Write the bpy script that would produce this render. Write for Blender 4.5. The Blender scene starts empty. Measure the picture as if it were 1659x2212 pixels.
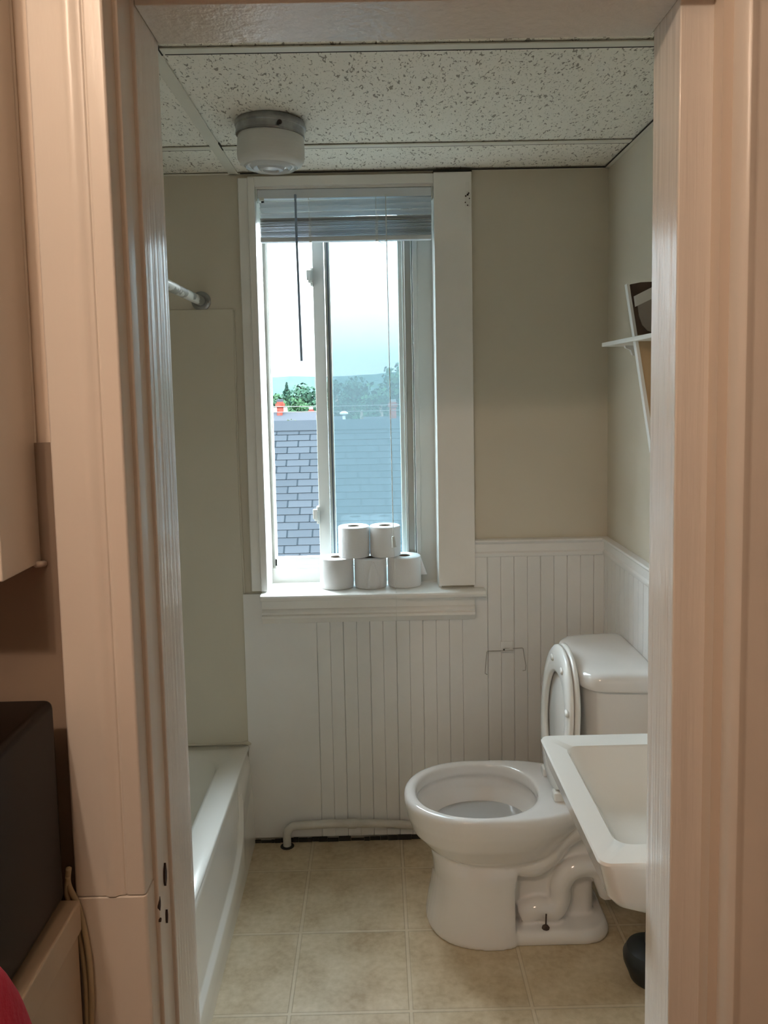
import bpy, bmesh, math, random
from mathutils import Vector, Matrix
random.seed(7)
S = bpy.context.scene
C = S.collection
PI = math.pi

# ------------------------------------------------------------------ camera
F_PX, PPX, PPY, ROLL, VPX, VPY, EYE = 1750.0, 829.5, 997.0, .020, 812.0, 840.0, 1.556
_x, _y = VPX-PPX, PPY-VPY
_x0 = _x*math.cos(ROLL)+_y*math.sin(ROLL); _y0 = -_x*math.sin(ROLL)+_y*math.cos(ROLL)
YAW = math.atan(-_x0/F_PX); TILT = math.atan(_y0/math.hypot(F_PX, _x0))
FW = Vector((math.sin(YAW)*math.cos(TILT), math.cos(YAW)*math.cos(TILT), -math.sin(TILT)))
R0 = Vector((math.cos(YAW), -math.sin(YAW), 0)); U0 = R0.cross(FW)
RT = R0*math.cos(ROLL)-U0*math.sin(ROLL); UP = R0*math.sin(ROLL)+U0*math.cos(ROLL)
cd = bpy.data.cameras.new('camera'); cam = bpy.data.objects.new('camera', cd); C.objects.link(cam)
cd.sensor_fit = 'VERTICAL'; cd.sensor_height = 36; cd.sensor_width = 27
cd.lens = F_PX/2212*36
cd.shift_x = (829.5-PPX)/2212; cd.shift_y = -(1106-PPY)/2212
cd.clip_start = .02; cd.clip_end = 5000
cam.matrix_world = Matrix(((RT.x, UP.x, -FW.x, 0), (RT.y, UP.y, -FW.y, 0), (RT.z, UP.z, -FW.z, EYE), (0, 0, 0, 1)))
S.camera = cam
# ------------------------------------------------------------------ view, world, lights
S.view_settings.view_transform = 'Standard'; S.view_settings.look = 'None'
S.view_settings.gamma = 1; S.view_settings.use_curve_mapping = False
S.view_settings.exposure = 0.75
S.cycles.max_bounces = 14; S.cycles.diffuse_bounces = 8; S.cycles.transparent_max_bounces = 16
S.cycles.sample_clamp_indirect = 6; S.cycles.caustics_reflective = False; S.cycles.caustics_refractive = False
S.cycles.use_denoising = True
SKY_LOW, SKY_MID, SKY_HIGH = 1.35, 31.0, 53.0
HALL_W = 11.8
w = bpy.data.worlds.new('overcast_sky'); S.world = w; w.use_nodes = True
nt = w.node_tree; bg = nt.nodes['Background']
tc = nt.nodes.new('ShaderNodeTexCoord'); sx = nt.nodes.new('ShaderNodeSeparateXYZ')
mr = nt.nodes.new('ShaderNodeFloatCurve')      # dim near horizon, band above shaped to light the room, lower zenith
nt.links.new(tc.outputs['Generated'], sx.inputs[0]); nt.links.new(sx.outputs['Z'], mr.inputs['Value'])
cv = mr.mapping.curves[0]
for p_, (a_, b_) in zip(cv.points, ((0, SKY_LOW/SKY_HIGH), (1, .45))): p_.location = (a_, b_)
for a_, b_ in ((.04, SKY_LOW/SKY_HIGH*1.1), (.18, 6.5/SKY_HIGH), (.26, SKY_MID/SKY_HIGH), (.36, 1), (.6, .7)): cv.points.new(a_, b_)
for p_ in cv.points: p_.handle_type = 'VECTOR'
mr.mapping.update()
ml = nt.nodes.new('ShaderNodeMath'); ml.operation = 'MULTIPLY'; ml.inputs[1].default_value = SKY_HIGH
nt.links.new(mr.outputs[0], ml.inputs[0]); nt.links.new(ml.outputs[0], bg.inputs['Strength']); bg.inputs['Color'].default_value = (.91, .96, 1.0, 1)

def lamp(name, kind, loc, power, col, **k):
    d = bpy.data.lights.new(name, kind); d.energy = power; d.color = col
    for a, v in k.items(): setattr(d, a, v)
    o = bpy.data.objects.new(name, d); o.location = loc; C.objects.link(o); return o
lamp('hall_bulb', 'POINT', (-.52, -.02, 2.37), HALL_W, (1, .75, .56), shadow_soft_size=.022)
lamp('hall_bulb', 'POINT', (-.45, -.06, 2.37), HALL_W*.5, (1, .75, .56), shadow_soft_size=.022)
# light portal in the window opening (guides the sampling of the real sky, gives off nothing itself)
po = lamp('window_portal', 'AREA', (-.09, 2.95, 1.5), 1, (1, 1, 1), shape='RECTANGLE', size=.62, size_y=1.4)
po.data.cycles.is_portal = True; po.rotation_euler = (-PI/2, 0, 0)

# ------------------------------------------------------------------ materials
def mat(name, col, rough=.5, noise=0, nscale=8, bump=0, bscale=40, stretch=(1, 1, 1), metal=0, spec=.5, coat=0, bstretch=None, col2=None):
    m = bpy.data.materials.new(name); m.use_nodes = True; n = m.node_tree.nodes; l = m.node_tree.links
    b = n['Principled BSDF']; b.inputs['Base Color'].default_value = (*col, 1); b.inputs['Roughness'].default_value = rough
    b.inputs['Metallic'].default_value = metal; b.inputs['Specular IOR Level'].default_value = spec
    b.inputs['Coat Weight'].default_value = coat; b.inputs['Coat Roughness'].default_value = .08
    t = n.new('ShaderNodeTexCoord')
    def noisenode(sc, st, det=4):
        mp = n.new('ShaderNodeMapping'); mp.inputs['Scale'].default_value = st
        nz = n.new('ShaderNodeTexNoise'); nz.inputs['Scale'].default_value = sc; nz.inputs['Detail'].default_value = det
        l.new(t.outputs['Object'], mp.inputs[0]); l.new(mp.outputs[0], nz.inputs['Vector']); return nz
    if noise or col2:
        nz = noisenode(nscale, stretch); mx = n.new('ShaderNodeMix'); mx.data_type = 'RGBA'
        c2 = col2 or tuple(max(0, c*(1-noise)) for c in col)
        mx.inputs['A'].default_value = (*col, 1); mx.inputs['B'].default_value = (*c2, 1)
        r = n.new('ShaderNodeMapRange'); r.inputs['From Min'].default_value = .35; r.inputs['From Max'].default_value = .65
        l.new(nz.outputs[0], r.inputs[0]); l.new(r.outputs[0], mx.inputs['Factor']); l.new(mx.outputs['Result'], b.inputs['Base Color'])
    if bump:
        bz = noisenode(bscale, bstretch or stretch, 5); bp = n.new('ShaderNodeBump'); bp.inputs['Strength'].default_value = bump
        bp.inputs['Distance'].default_value = .004
        l.new(bz.outputs[0], bp.inputs['Height']); l.new(bp.outputs[0], b.inputs['Normal'])
    return m
M = {}
M['white'] = mat('white_trim_paint', (.84, .83, .80), .38, noise=.05, nscale=5, bump=.12, bscale=60)
M['jamb'] = mat('brushed_white_paint', (.74, .71, .67), .22, noise=.04, nscale=6, bump=.5, bscale=70, bstretch=(1, 1, .035))
M['casing'] = mat('thick_cream_paint', (.70, .66, .61), .33, noise=.05, nscale=4, bump=.35, bscale=14, bstretch=(1.6, 1, .35))
M['bead'] = mat('beadboard_paint', (.80, .80, .79), .45, noise=.05, nscale=4, bump=.1, bscale=90)
M['beige'] = mat('beige_wall_paint', (.61, .565, .47), .6, noise=.04, nscale=2, bump=.06, bscale=160)
M['surround'] = mat('beige_tub_surround', (.61, .57, .47), .42, noise=.04, nscale=2, bump=.04, bscale=90)
M['hall'] = mat('hall_wall_paint', (.66, .58, .50), .6, bump=.05, bscale=120)
M['hallfloor'] = mat('hall_floor_vinyl', (.30, .22, .14), .5, noise=.3)
M['porcelain'] = mat('white_porcelain', (.74, .72, .70), .10, coat=.6)
M['sinkpor'] = mat('white_sink_porcelain', (.74, .74, .71), .14, coat=.5)
M['tub'] = mat('white_tub_enamel', (.80, .79, .75), .22, coat=.3, bump=.03, bscale=8)
M['seat'] = mat('white_seat_plastic', (.76, .75, .72), .2)
M['paper'] = mat('toilet_paper', (.80, .80, .81), .9, bump=.3, bscale=500)
M['core'] = mat('cardboard_core', (.28, .22, .17), .9)
M['vinyl'] = mat('white_window_vinyl', (.62, .63, .60), .35)
M['slat'] = mat('blind_slat', (.62, .66, .70), .4)
M['wand'] = mat('clear_blue_wand', (.22, .28, .36), .2)
M['cord'] = mat('white_cord', (.7, .7, .66), .7)
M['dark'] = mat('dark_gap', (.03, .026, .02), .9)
M['chip'] = mat('exposed_dark_wood', (.05, .03, .025), .8, noise=.4, nscale=60)
M['chrome'] = mat('dull_metal', (.42, .43, .44), .32, metal=1, noise=.3, nscale=30)
M['chromer'] = mat('chrome', (.7, .7, .72), .12, metal=1)
M['joint'] = mat('shingle_slot_shade', (.0042, .006, .0075), .95, spec=0)  # shade between shingle tabs, painted as a dark colour
M['wire'] = mat('dull_painted_wire', (.30, .29, .26), .5)
M['rust'] = mat('rusty_bolt', (.09, .055, .04), .8, noise=.5, nscale=200)
M['black'] = mat('black_rubber', (.012, .016, .018), .38)
M['dkbox'] = mat('black_glossy_plastic', (.007, .0045, .0035), .3, spec=.12, bump=.03, bscale=9)
M['red'] = mat('red_cotton', (.55, .008, .04), .85, noise=.3, nscale=12, bump=.5, bscale=90)
M['tan'] = mat('raw_wood', (.50, .36, .21), .6, noise=.25, nscale=14, stretch=(1, 1, .15))
M['brown'] = mat('brown_stained_wood', (.10, .06, .04), .6, noise=.4, nscale=20)
M['plate'] = mat('grey_board', (.34, .31, .28), .6)
M['shaded_wall'] = mat('shaded_wall_brown', (.27, .21, .165), .5, noise=.15, nscale=6)  # wall under the cabinet, its shade put into this brown
M['counter'] = mat('cream_counter', (.50, .42, .32), .4, noise=.12, nscale=5)
M['pipe'] = mat('painted_pipe', (.62, .60, .55), .4, noise=.15, nscale=18, bump=.2, bscale=60)
M['ivory'] = mat('cream_cable', (.45, .40, .28), .5)
M['vent'] = mat('white_vent_pipe', (.16, .16, .16), .8, spec=0)
M['brick'] = mat('red_brick', (.080, .020, .015), .9, noise=.4, nscale=6, spec=0)
M['bark'] = mat('bark', (.05, .035, .025), .9)
M['hroof'] = mat('distant_grey_roof', (.016, .018, .021), .9, spec=0)
M['hwall'] = mat('distant_white_siding', (.05, .05, .05), .9, spec=0)
M['ground'] = mat('distant_ground', (.008, .014, .008), 1, noise=.4, nscale=.05, spec=0)
def leafmat(name, c1, c2, sc=.6):
    m = mat(name, c1, .9, col2=c2, nscale=sc, spec=0); return m
M['leafA'] = leafmat('maple_leaves', (.009, .021, .012), (.015, .031, .015))
M['leafB'] = leafmat('dark_leaves', (.006, .015, .011), (.011, .022, .014))
M['leafC'] = leafmat('conifer_needles', (.003, .009, .007), (.006, .013, .010))
M['leafD'] = leafmat('yellow_green_leaves', (.026, .04, .009), (.035, .052, .013))
M['forest'] = leafmat('hill_forest', (.005, .012, .011), (.008, .016, .013), .02)

def node_mat(name):
    m = bpy.data.materials.new(name); m.use_nodes = True
    return m, m.node_tree.nodes, m.node_tree.links, m.node_tree.nodes['Principled BSDF']
def math_n(n, l, op, a, b=None, c=None):
    q = n.new('ShaderNodeMath'); q.operation = op
    for i, v in enumerate((a, b, c)):
        if v is None: continue
        if isinstance(v, (int, float)): q.inputs[i].default_value = v
        else: l.new(v, q.inputs[i])
    return q.outputs[0]
# ceiling tile: fissured mineral fibre
m, n, l, b = node_mat('fissured_ceiling_tile'); M['tile'] = m
t = n.new('ShaderNodeTexCoord')
def vnoise(st, sc, det=3, dist=0):
    mp = n.new('ShaderNodeMapping'); mp.inputs['Scale'].default_value = st
    nz = n.new('ShaderNodeTexNoise'); nz.inputs['Scale'].default_value = sc; nz.inputs['Detail'].default_value = det; nz.inputs['Distortion'].default_value = dist
    l.new(t.outputs['Object'], mp.inputs[0]); l.new(mp.outputs[0], nz.inputs['Vector']); return nz.outputs[0]
worm = vnoise((1, .40, 1), 140, 1.5, .8); dots = vnoise((1, .7, 1), 230, 1)
rg = n.new('ShaderNodeMapRange'); rg.inputs['From Min'].default_value = .622; rg.inputs['From Max'].default_value = .66; l.new(worm, rg.inputs[0])
rd = n.new('ShaderNodeMapRange'); rd.inputs['From Min'].default_value = .66; rd.inputs['From Max'].default_value = .72; l.new(dots, rd.inputs[0])
pit = math_n(n, l, 'MAXIMUM', rg.outputs[0], math_n(n, l, 'MULTIPLY', rd.outputs[0], .6))
mx = n.new('ShaderNodeMix'); mx.data_type = 'RGBA'; mx.inputs['A'].default_value = (.86, .83, .75, 1); mx.inputs['B'].default_value = (.34, .31, .26, 1)  # pits painted darker for the shade in their depth
l.new(pit, mx.inputs['Factor']); l.new(mx.outputs['Result'], b.inputs['Base Color']); b.inputs['Roughness'].default_value = .95
bp = n.new('ShaderNodeBump'); bp.inputs['Strength'].default_value = .6; bp.inputs['Distance'].default_value = .004; bp.invert = True
l.new(pit, bp.inputs['Height']); l.new(bp.outputs[0], b.inputs['Normal'])
M['grid'] = mat('ceiling_grid_paint', (.72, .70, .62), .45)
# vinyl floor: 12 inch squares with embossed joints
m, n, l, b = node_mat('tan_vinyl_floor'); M['floor'] = m
t = n.new('ShaderNodeTexCoord'); sp = n.new('ShaderNodeSeparateXYZ'); l.new(t.outputs['Object'], sp.inputs[0])
def joint(axis, off, per=.305):
    v = math_n(n, l, 'ADD', sp.outputs[axis], -off+per*20.5)
    v = math_n(n, l, 'MODULO', v, per); v = math_n(n, l, 'SUBTRACT', v, per/2)
    return math_n(n, l, 'ABSOLUTE', v)
d = math_n(n, l, 'MINIMUM', joint('X', .056), joint('Y', 2.205))
jl = n.new('ShaderNodeMapRange'); jl.inputs['From Min'].default_value = .0055; jl.inputs['From Max'].default_value = .0035; l.new(d, jl.inputs[0])
jd = n.new('ShaderNodeMapRange'); jd.inputs['From Min'].default_value = .0022; jd.inputs['From Max'].default_value = .0; l.new(math_n(n, l, 'ABSOLUTE', math_n(n, l, 'SUBTRACT', d, .0052)), jd.inputs[0])
n1 = vnoise((1, 1, 1), 9, 6); n2 = vnoise((1, 1, 1), 55, 5)
ra = n.new('ShaderNodeValToRGB'); e = ra.color_ramp.elements
e[0].position = .33; e[0].color = (.40, .305, .185, 1); e[1].position = .68; e[1].color = (.64, .545, .39, 1)
x = e.new(.5); x.color = (.53, .435, .29, 1)
l.new(math_n(n, l, 'ADD', math_n(n, l, 'MULTIPLY', n1, .6), math_n(n, l, 'MULTIPLY', n2, .4)), ra.inputs[0])
ma = n.new('ShaderNodeMix'); ma.data_type = 'RGBA'; l.new(math_n(n, l, 'MULTIPLY', jl.outputs[0], .55), ma.inputs['Factor']); l.new(ra.outputs[0], ma.inputs['A']); ma.inputs['B'].default_value = (.62, .54, .40, 1)
mb = n.new('ShaderNodeMix'); mb.data_type = 'RGBA'; l.new(math_n(n, l, 'MULTIPLY', jd.outputs[0], .45), mb.inputs['Factor']); l.new(ma.outputs['Result'], mb.inputs['A']); mb.inputs['B'].default_value = (.30, .235, .15, 1)
l.new(mb.outputs['Result'], b.inputs['Base Color']); b.inputs['Roughness'].default_value = .42
bp = n.new('ShaderNodeBump'); bp.inputs['Strength'].default_value = .5; bp.inputs['Distance'].default_value = .0015; l.new(math_n(n, l, 'SUBTRACT', math_n(n, l, 'MULTIPLY', n2, .3), jl.outputs[0]), bp.inputs['Height']); l.new(bp.outputs[0], b.inputs['Normal'])
# roof shingles, one tone per shingle
m, n, l, b = node_mat('grey_asphalt_shingle'); M['shingle'] = m
t = n.new('ShaderNodeTexCoord'); g = n.new('ShaderNodeNewGeometry'); nz = n.new('ShaderNodeTexNoise'); nz.inputs['Scale'].default_value = 60; l.new(t.outputs['Object'], nz.inputs['Vector'])
ra = n.new('ShaderNodeValToRGB'); ra.color_ramp.elements[0].color = (.0090, .0115, .0138, 1); ra.color_ramp.elements[1].color = (.0120, .0148, .0176, 1)
l.new(math_n(n, l, 'ADD', math_n(n, l, 'MULTIPLY', g.outputs['Random Per Island'], .6), math_n(n, l, 'MULTIPLY', nz.outputs[0], .4)), ra.inputs[0]); l.new(ra.outputs[0], b.inputs['Base Color'])
b.inputs['Roughness'].default_value = .95; b.inputs['Specular IOR Level'].default_value = 0
# window glass and insect screen
def pane(name, tint, refl, veil=0, veilcol=(1, 1, 1)):
    m = bpy.data.materials.new(name); m.use_nodes = True; n = m.node_tree.nodes; l = m.node_tree.links; n.clear()
    o = n.new('ShaderNodeOutputMaterial'); tr = n.new('ShaderNodeBsdfTransparent'); tr.inputs[0].default_value = (*tint, 1)
    gl = n.new('ShaderNodeBsdfGlossy'); gl.inputs['Roughness'].default_value = .02; mx = n.new('ShaderNodeMixShader'); mx.inputs[0].default_value = refl
    l.new(tr.outputs[0], mx.inputs[1]); l.new(gl.outputs[0], mx.inputs[2]); out = mx.outputs[0]
    if veil:
        tl = n.new('ShaderNodeBsdfTranslucent'); tl.inputs[0].default_value = (*veilcol, 1); m2 = n.new('ShaderNodeMixShader'); m2.inputs[0].default_value = veil
        l.new(out, m2.inputs[1]); l.new(tl.outputs[0], m2.inputs[2]); out = m2.outputs[0]
    l.new(out, o.inputs[0]); return m
M['glass'] = pane('window_glass', (.93, .96, .97), .03)
M['screen'] = pane('insect_screen', (.42, .48, .50), .0, .022, (.70, .93, 1.0))
M['frost'] = mat('frosted_lamp_glass', (.66, .67, .66), .45, noise=.04, nscale=30, stretch=(1, 1, 8))
m = mat('clear_ribbed_glass', (.85, .88, .9), .06); m.node_tree.nodes['Principled BSDF'].inputs['Transmission Weight'].default_value = .35; M['ribglass'] = m
# peeling paint on the shower rod
m, n, l, b = node_mat('peeling_painted_metal'); M['rod'] = m
t = n.new('ShaderNodeTexCoord'); nz = n.new('ShaderNodeTexNoise'); nz.inputs['Scale'].default_value = 13; nz.inputs['Detail'].default_value = 3; l.new(t.outputs['Object'], nz.inputs['Vector'])
ra = n.new('ShaderNodeValToRGB'); ra.color_ramp.elements[0].position = .50; ra.color_ramp.elements[1].position = .515
ra.color_ramp.elements[0].color = (.66, .65, .60, 1); ra.color_ramp.elements[1].color = (.30, .29, .26, 1); l.new(nz.outputs[0], ra.inputs[0]); l.new(ra.outputs[0], b.inputs['Base Color']); b.inputs['Roughness'].default_value = .35

# ------------------------------------------------------------------ helpers
def tag(o, label=None, cat=None, group=None, kind=None):
    for k, v in (('label', label), ('category', cat), ('group', group), ('kind', kind)):
        if v: o[k] = v
    return o
def thing(name, label, cat, loc, group=None):
    o = bpy.data.objects.new(name, None); o.empty_display_size = .05; o.location = loc; C.objects.link(o)
    return tag(o, label, cat, group)
def origin(p):
    v = Vector((0, 0, 0))
    while p is not None: v += p.location; p = p.parent
    return v
class MB:
    """collects shapes given in world coordinates; build() makes one mesh object"""
    def __init__(s): s.bm = bmesh.new()
    def face(s, pts):
        return s.bm.faces.new([s.bm.verts.new(p) for p in pts])
    def box(s, x0, x1, y0, y1, z0, z1, rot=None, piv=None):
        c = [(x0, y0, z0), (x1, y0, z0), (x1, y1, z0), (x0, y1, z0), (x0, y0, z1), (x1, y0, z1), (x1, y1, z1), (x0, y1, z1)]
        if rot is not None:
            pv = Vector(piv or ((x0+x1)/2, (y0+y1)/2, (z0+z1)/2)); c = [pv+rot @ (Vector(p)-pv) for p in c]
        v = [s.bm.verts.new(p) for p in c]
        for f in ((0, 3, 2, 1), (4, 5, 6, 7), (0, 1, 5, 4), (1, 2, 6, 5), (2, 3, 7, 6), (3, 0, 4, 7)): s.bm.faces.new([v[i] for i in f])
        return s
    def loft(s, loops, cap0=True, cap1=True, close=True):
        vs = [[s.bm.verts.new(p) for p in lp] for lp in loops]; k = len(vs[0])
        for a, b2 in zip(vs, vs[1:]):
            for i in range(k if close else k-1):
                j = (i+1) % k; s.bm.faces.new((a[i], a[j], b2[j], b2[i]))
        if cap0: s.bm.faces.new(vs[0][::-1])
        if cap1: s.bm.faces.new(vs[-1])
        return s
    def ext(s, prof, axis, a, b2):
        """extrude a closed profile along an axis; profile pairs are the two other coordinates"""
        f = {'X': lambda p, t: (t, p[0], p[1]), 'Y': lambda p, t: (p[0], t, p[1]), 'Z': lambda p, t: (p[0], p[1], t)}[axis]
        return s.loft([[f(p, a) for p in prof], [f(p, b2) for p in prof]])
    def lathe(s, prof, c, seg=40, axis='Z', rot=None):
        loops = []
        for r, h in prof:
            lp = []
            for i in range(seg):
                a = 2*PI*i/seg; r_ = max(r, 1e-5)
                v = Vector((r_*math.cos(a), r_*math.sin(a), h)) if axis == 'Z' else Vector((r_*math.cos(a), h, r_*math.sin(a))) if axis == 'Y' else Vector((h, r_*math.cos(a), r_*math.sin(a)))
                if rot is not None: v = rot @ v
                lp.append(Vector(c)+v)
            loops.append(lp)
        return s.loft(loops)
    def tube(s, pts, r, seg=12):
        pts = [Vector(p) for p in pts]; loops = []; up = None
        for i, p in enumerate(pts):
            t = (pts[min(i+1, len(pts)-1)]-pts[max(i-1, 0)]).normalized()
            if up is None: up = t.orthogonal().normalized()
            up = (up-t*up.dot(t)).normalized(); sd = t.cross(up)
            rr = r[i] if isinstance(r, (list, tuple)) else r
            loops.append([p+(up*math.cos(2*PI*k/seg)+sd*math.sin(2*PI*k/seg))*rr for k in range(seg)])
        return s.loft(loops)
    def build(s, name, m, parent=None, bevel=0, smooth=False, seg=2, keepn=False):
        bm = s.bm
        if not keepn: bmesh.ops.recalc_face_normals(bm, faces=bm.faces)
        o0 = origin(parent)
        if o0.length: bmesh.ops.translate(bm, verts=bm.verts, vec=-o0)
        me = bpy.data.meshes.new(name); bm.to_mesh(me); bm.free()
        me.materials.append(M[m] if isinstance(m, str) else m)
        o = bpy.data.objects.new(name, me); C.objects.link(o); o.parent = parent
        if bevel:
            md = o.modifiers.new('bevel', 'BEVEL'); md.width = bevel; md.segments = seg; md.limit_method = 'ANGLE'; md.angle_limit = math.radians(40)
        if smooth or bevel:
            for p in me.polygons: p.use_smooth = True
            md = o.modifiers.new('es', 'EDGE_SPLIT') if smooth == 'split' else None
            if md: md.split_angle = math.radians(35)
            elif bevel: md = o.modifiers.new('wn', 'WEIGHTED_NORMAL')
        return o
def curve(pts, n=8):
    """Catmull-Rom through points"""
    pts = [Vector(p) for p in pts]; out = []
    for i in range(len(pts)-1):
        p0, p1, p2, p3 = pts[max(i-1, 0)], pts[i], pts[i+1], pts[min(i+2, len(pts)-1)]
        for k in range(n):
            t = k/n; out.append(.5*((2*p1)+(p2-p0)*t+(2*p0-5*p1+4*p2-p3)*t*t+(3*p1-p0-3*p2+p3)*t**3))
    return out+[pts[-1]]
def rrect(x0, x1, y0, y1, r, z, k=6):
    out = []
    for cx, cy, a0 in ((x1-r, y1-r, 0), (x0+r, y1-r, 90), (x0+r, y0+r, 180), (x1-r, y0+r, 270)):
        for i in range(k+1):
            a = math.radians(a0+90*i/k); out.append(Vector((cx+r*math.cos(a), cy+r*math.sin(a), z)))
    return out
def struct(o): o['kind'] = 'structure'; return o

# ------------------------------------------------------------------ the rooms
YB, XR, XL, ZC = 2.694, .77, -1.20, 2.254
struct(MB().box(XL-.1, XR+.15, 1.02, YB+.2, -.12, 0).build('floor', 'floor'))
struct(MB().box(-1.5, 1.7, -2.1, 1.02, -.12, -.0).build('floor_hall', 'hallfloor'))
OX0, OX1, OZ0, OZ1 = -.389, .210, .86, 2.216      # window opening
bw = MB(); Y0, Y1 = YB, YB+.17
bw.box(XL-.1, OX0, Y0, Y1, 0, 2.5).box(OX1, XR+.15, Y0, Y1, 0, 2.5).box(OX0, OX1, Y0, Y1, 0, OZ0).box(OX0, OX1, Y0, Y1, OZ1, 2.5)
struct(bw.build('wall_back', 'beige'))
struct(MB().box(XR, XR+.12, 1.15, YB, 0, 2.5).build('wall_right', 'beige'))
struct(MB().box(XL-.1, XL, 1.15, YB, 0, 2.5).build('wall_left', 'surround'))
# door wall, hall side at Y .975, bathroom side at 1.13
dw = MB(); dw.box(-1.5, -.33, .975, 1.13, 0, 2.5).box(.43, 1.7, 1.02, 1.13, 0, 2.5).box(-.33, .43, 1.02, 1.13, 2.06, 2.5)
struct(dw.build('wall_front', 'hall'))
struct(MB().box(-1.6, -1.5, -2.1, 1.13, 0, 2.5).build('wall_hall_left', 'hall'))
struct(MB().box(1.7, 1.8, -2.1, 1.13, 0, 2.5).build('wall_hall_right', 'hall'))
struct(MB().box(-1.6, 1.8, -2.2, -2.1, 0, 2.5).build('wall_hall_rear', 'hall'))
struct(MB().box(-1.6, 1.8, -2.2, 1.13, 2.5, 2.6).build('ceiling_hall', 'hall'))
wc = thing('wall_cabinet', 'cream painted cabinet end hanging above the black appliance beside the door casing', 'cabinet', (-.6, .92, 1.355))
MB().box(-1.0, -.409, .868, .972, 1.355, 2.5).build('body', 'casing', wc, bevel=.002)
struct(MB().box(-1.2, -.386, .968, .9755, .90, 1.5).build('trim_shaded_wall', 'shaded_wall'))  # board painted dark for the shaded wall below the cabinet
cl = MB(); cl.tube(curve([(-.411, .972, 2.4), (-.409, .973, 1.9), (-.410, .972, 1.36)]), .0025, 6); cl.tube([(-.410, .955, 1.3555), (-.404, .968, 1.354)], .004, 6)
struct(cl.build('trim_caulk', 'casing', smooth=True))

# suspended ceiling: tiles sit just above the grid bars
ct = MB(); GX, GY = -.447, (1.750, 2.424); CY0, CY1 = 1.13, YB
ys = [CY0, *GY, CY1]; xs = [XL, GX, XR]
for i in range(2):
    for j in range(3):
        ct.box(xs[i]+.008, xs[i+1]-.004, ys[j]+.010, ys[j+1]-.004, ZC+.006, ZC+.02)
ct.box(XL, XR, CY0, YB, ZC+.03, ZC+.06)
struct(ct.build('ceiling', 'tile'))
gb = MB(); gb.box(GX-.013, GX+.017, CY0, YB, ZC-.001, ZC+.0035)
for y in GY: gb.box(XL, XR, y-.026, y+.0, ZC, ZC+.003)
gb.box(XL, XR, YB-.010, YB, ZC-.001, ZC+.003).box(XR-.016, XR, CY0, YB, ZC-.001, ZC+.003)
struct(gb.build('trim_ceiling_grid', 'grid', bevel=.0008))
gd = MB()  # dark strips painting the shadow lines along the grid bars
for a, b2, y in ((XL, GX-.02, GY[1]+.003), (GX+.024, XR-.02, GY[1]+.003), (GX+.024, XR-.02, GY[0]+.004)): gd.box(a, b2, y-.002, y+.003, ZC+.001, ZC+.004)
gd.box(GX+.024, XR-.014, YB-.0125, YB-.0095, ZC-.0012, ZC+.002).box(XR-.0175, XR-.0145, 1.2, YB-.01, ZC-.0012, ZC+.002)
gd.box(GX+.017, GX+.020, 1.2, GY[0]+.004, ZC-.0012, ZC+.003).box(GX+.0165, GX+.020, 2.36, GY[1], ZC-.0012, ZC+.003)
struct(gd.build('trim_ceiling_shadow_line', 'dark'))

# tub end wall panels (slightly proud of the painted wall)
tp_ = MB(); tp_.box(XL, -.462, YB-.006, YB, .30, 1.826); tp_.box(XL, XL+.006, 1.15, YB-.006, .30, 1.826)
struct(tp_.build('trim_tub_surround', 'surround', bevel=.0015))
ck = MB(); ck.tube(curve([(-1.1, YB-.005, .352), (-.7, YB-.005, .351), (-.47, YB-.006, .354)]), .004, 6)
ck.tube(curve([(-.462, YB-.004, .36), (-.459, YB-.004, .8), (-.463, YB-.004, 1.3), (-.46, YB-.004, 1.82)]), .0035, 6)
ck.tube([(-.485, YB-.005, .353), (-.462, YB-.008, .356), (-.452, YB-.009, .352)], [.004, .009, .004], 8)
struct(ck.build('trim_tub_caulk', 'surround', smooth=True))

# wainscot: beadboard with real grooves
def bead_profile(a0, a1, y, step=.0449, side=1):
    """front edge line of beadboard between a0 and a1, front at y (towards -side), every second groove doubled"""
    pts = []; k = 0; x = a0
    pts.append((a0, y))
    x = a0+step
    while x < a1-.004:
        d = .0048 if k % 2 == 0 else .0032; ww = .0020 if k % 2 == 0 else .0014
        pts += [(x-ww, y), (x, y+side*d), (x+ww, y)]
        k += 1; x += step
    pts.append((a1, y)); return pts
BY = YB-.012
wb = MB()
def board_x(x0, x1, z0, z1):
    p = bead_profile(x0, x1, BY); wb.ext([(x0, YB)]+p+[(x1, YB)], 'Z', z0, z1)
board_x(-.262, .318, .016, .80); board_x(.318, .758, .016, 1.0)
wb.box(-.462, -.262, BY+.0005, YB, .016, .875)
struct(wb.build('trim_beadboard_back', 'bead'))
wr = MB(); pr = [(XR-.012+(p[1]-BY), p[0]) for p in bead_profile(1.16, YB-.012, BY)]
wr.ext([(XR, 1.16)]+[(XR-.012+(p[1]-BY), p[0]) for p in bead_profile(1.16, YB-.012, BY)]+[(XR, YB-.012)], 'Z', .016, 1.0)
wr.box(XR-.014, XR-.0, YB-.024, YB-.012, .016, 1.0)
struct(wr.build('trim_beadboard_right', 'bead'))
# chair rail
def rail(y): return [(y, .985), (y-.016, .985), (y-.020, .990), (y-.020, .999), (y-.014, 1.004), (y-.014, 1.029), (y-.020, 1.033), (y-.024, 1.038), (y-.022, 1.044), (y, 1.046)]
struct(MB().ext(rail(YB), 'X', .321, XR).build('trim_chair_rail_back', 'bead', bevel=.0012))
struct(MB().ext([(p[0]-YB+XR, p[1]) for p in rail(YB)], 'Y', 1.16, YB-.001).build('trim_chair_rail_right', 'bead', bevel=.0012))
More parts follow.
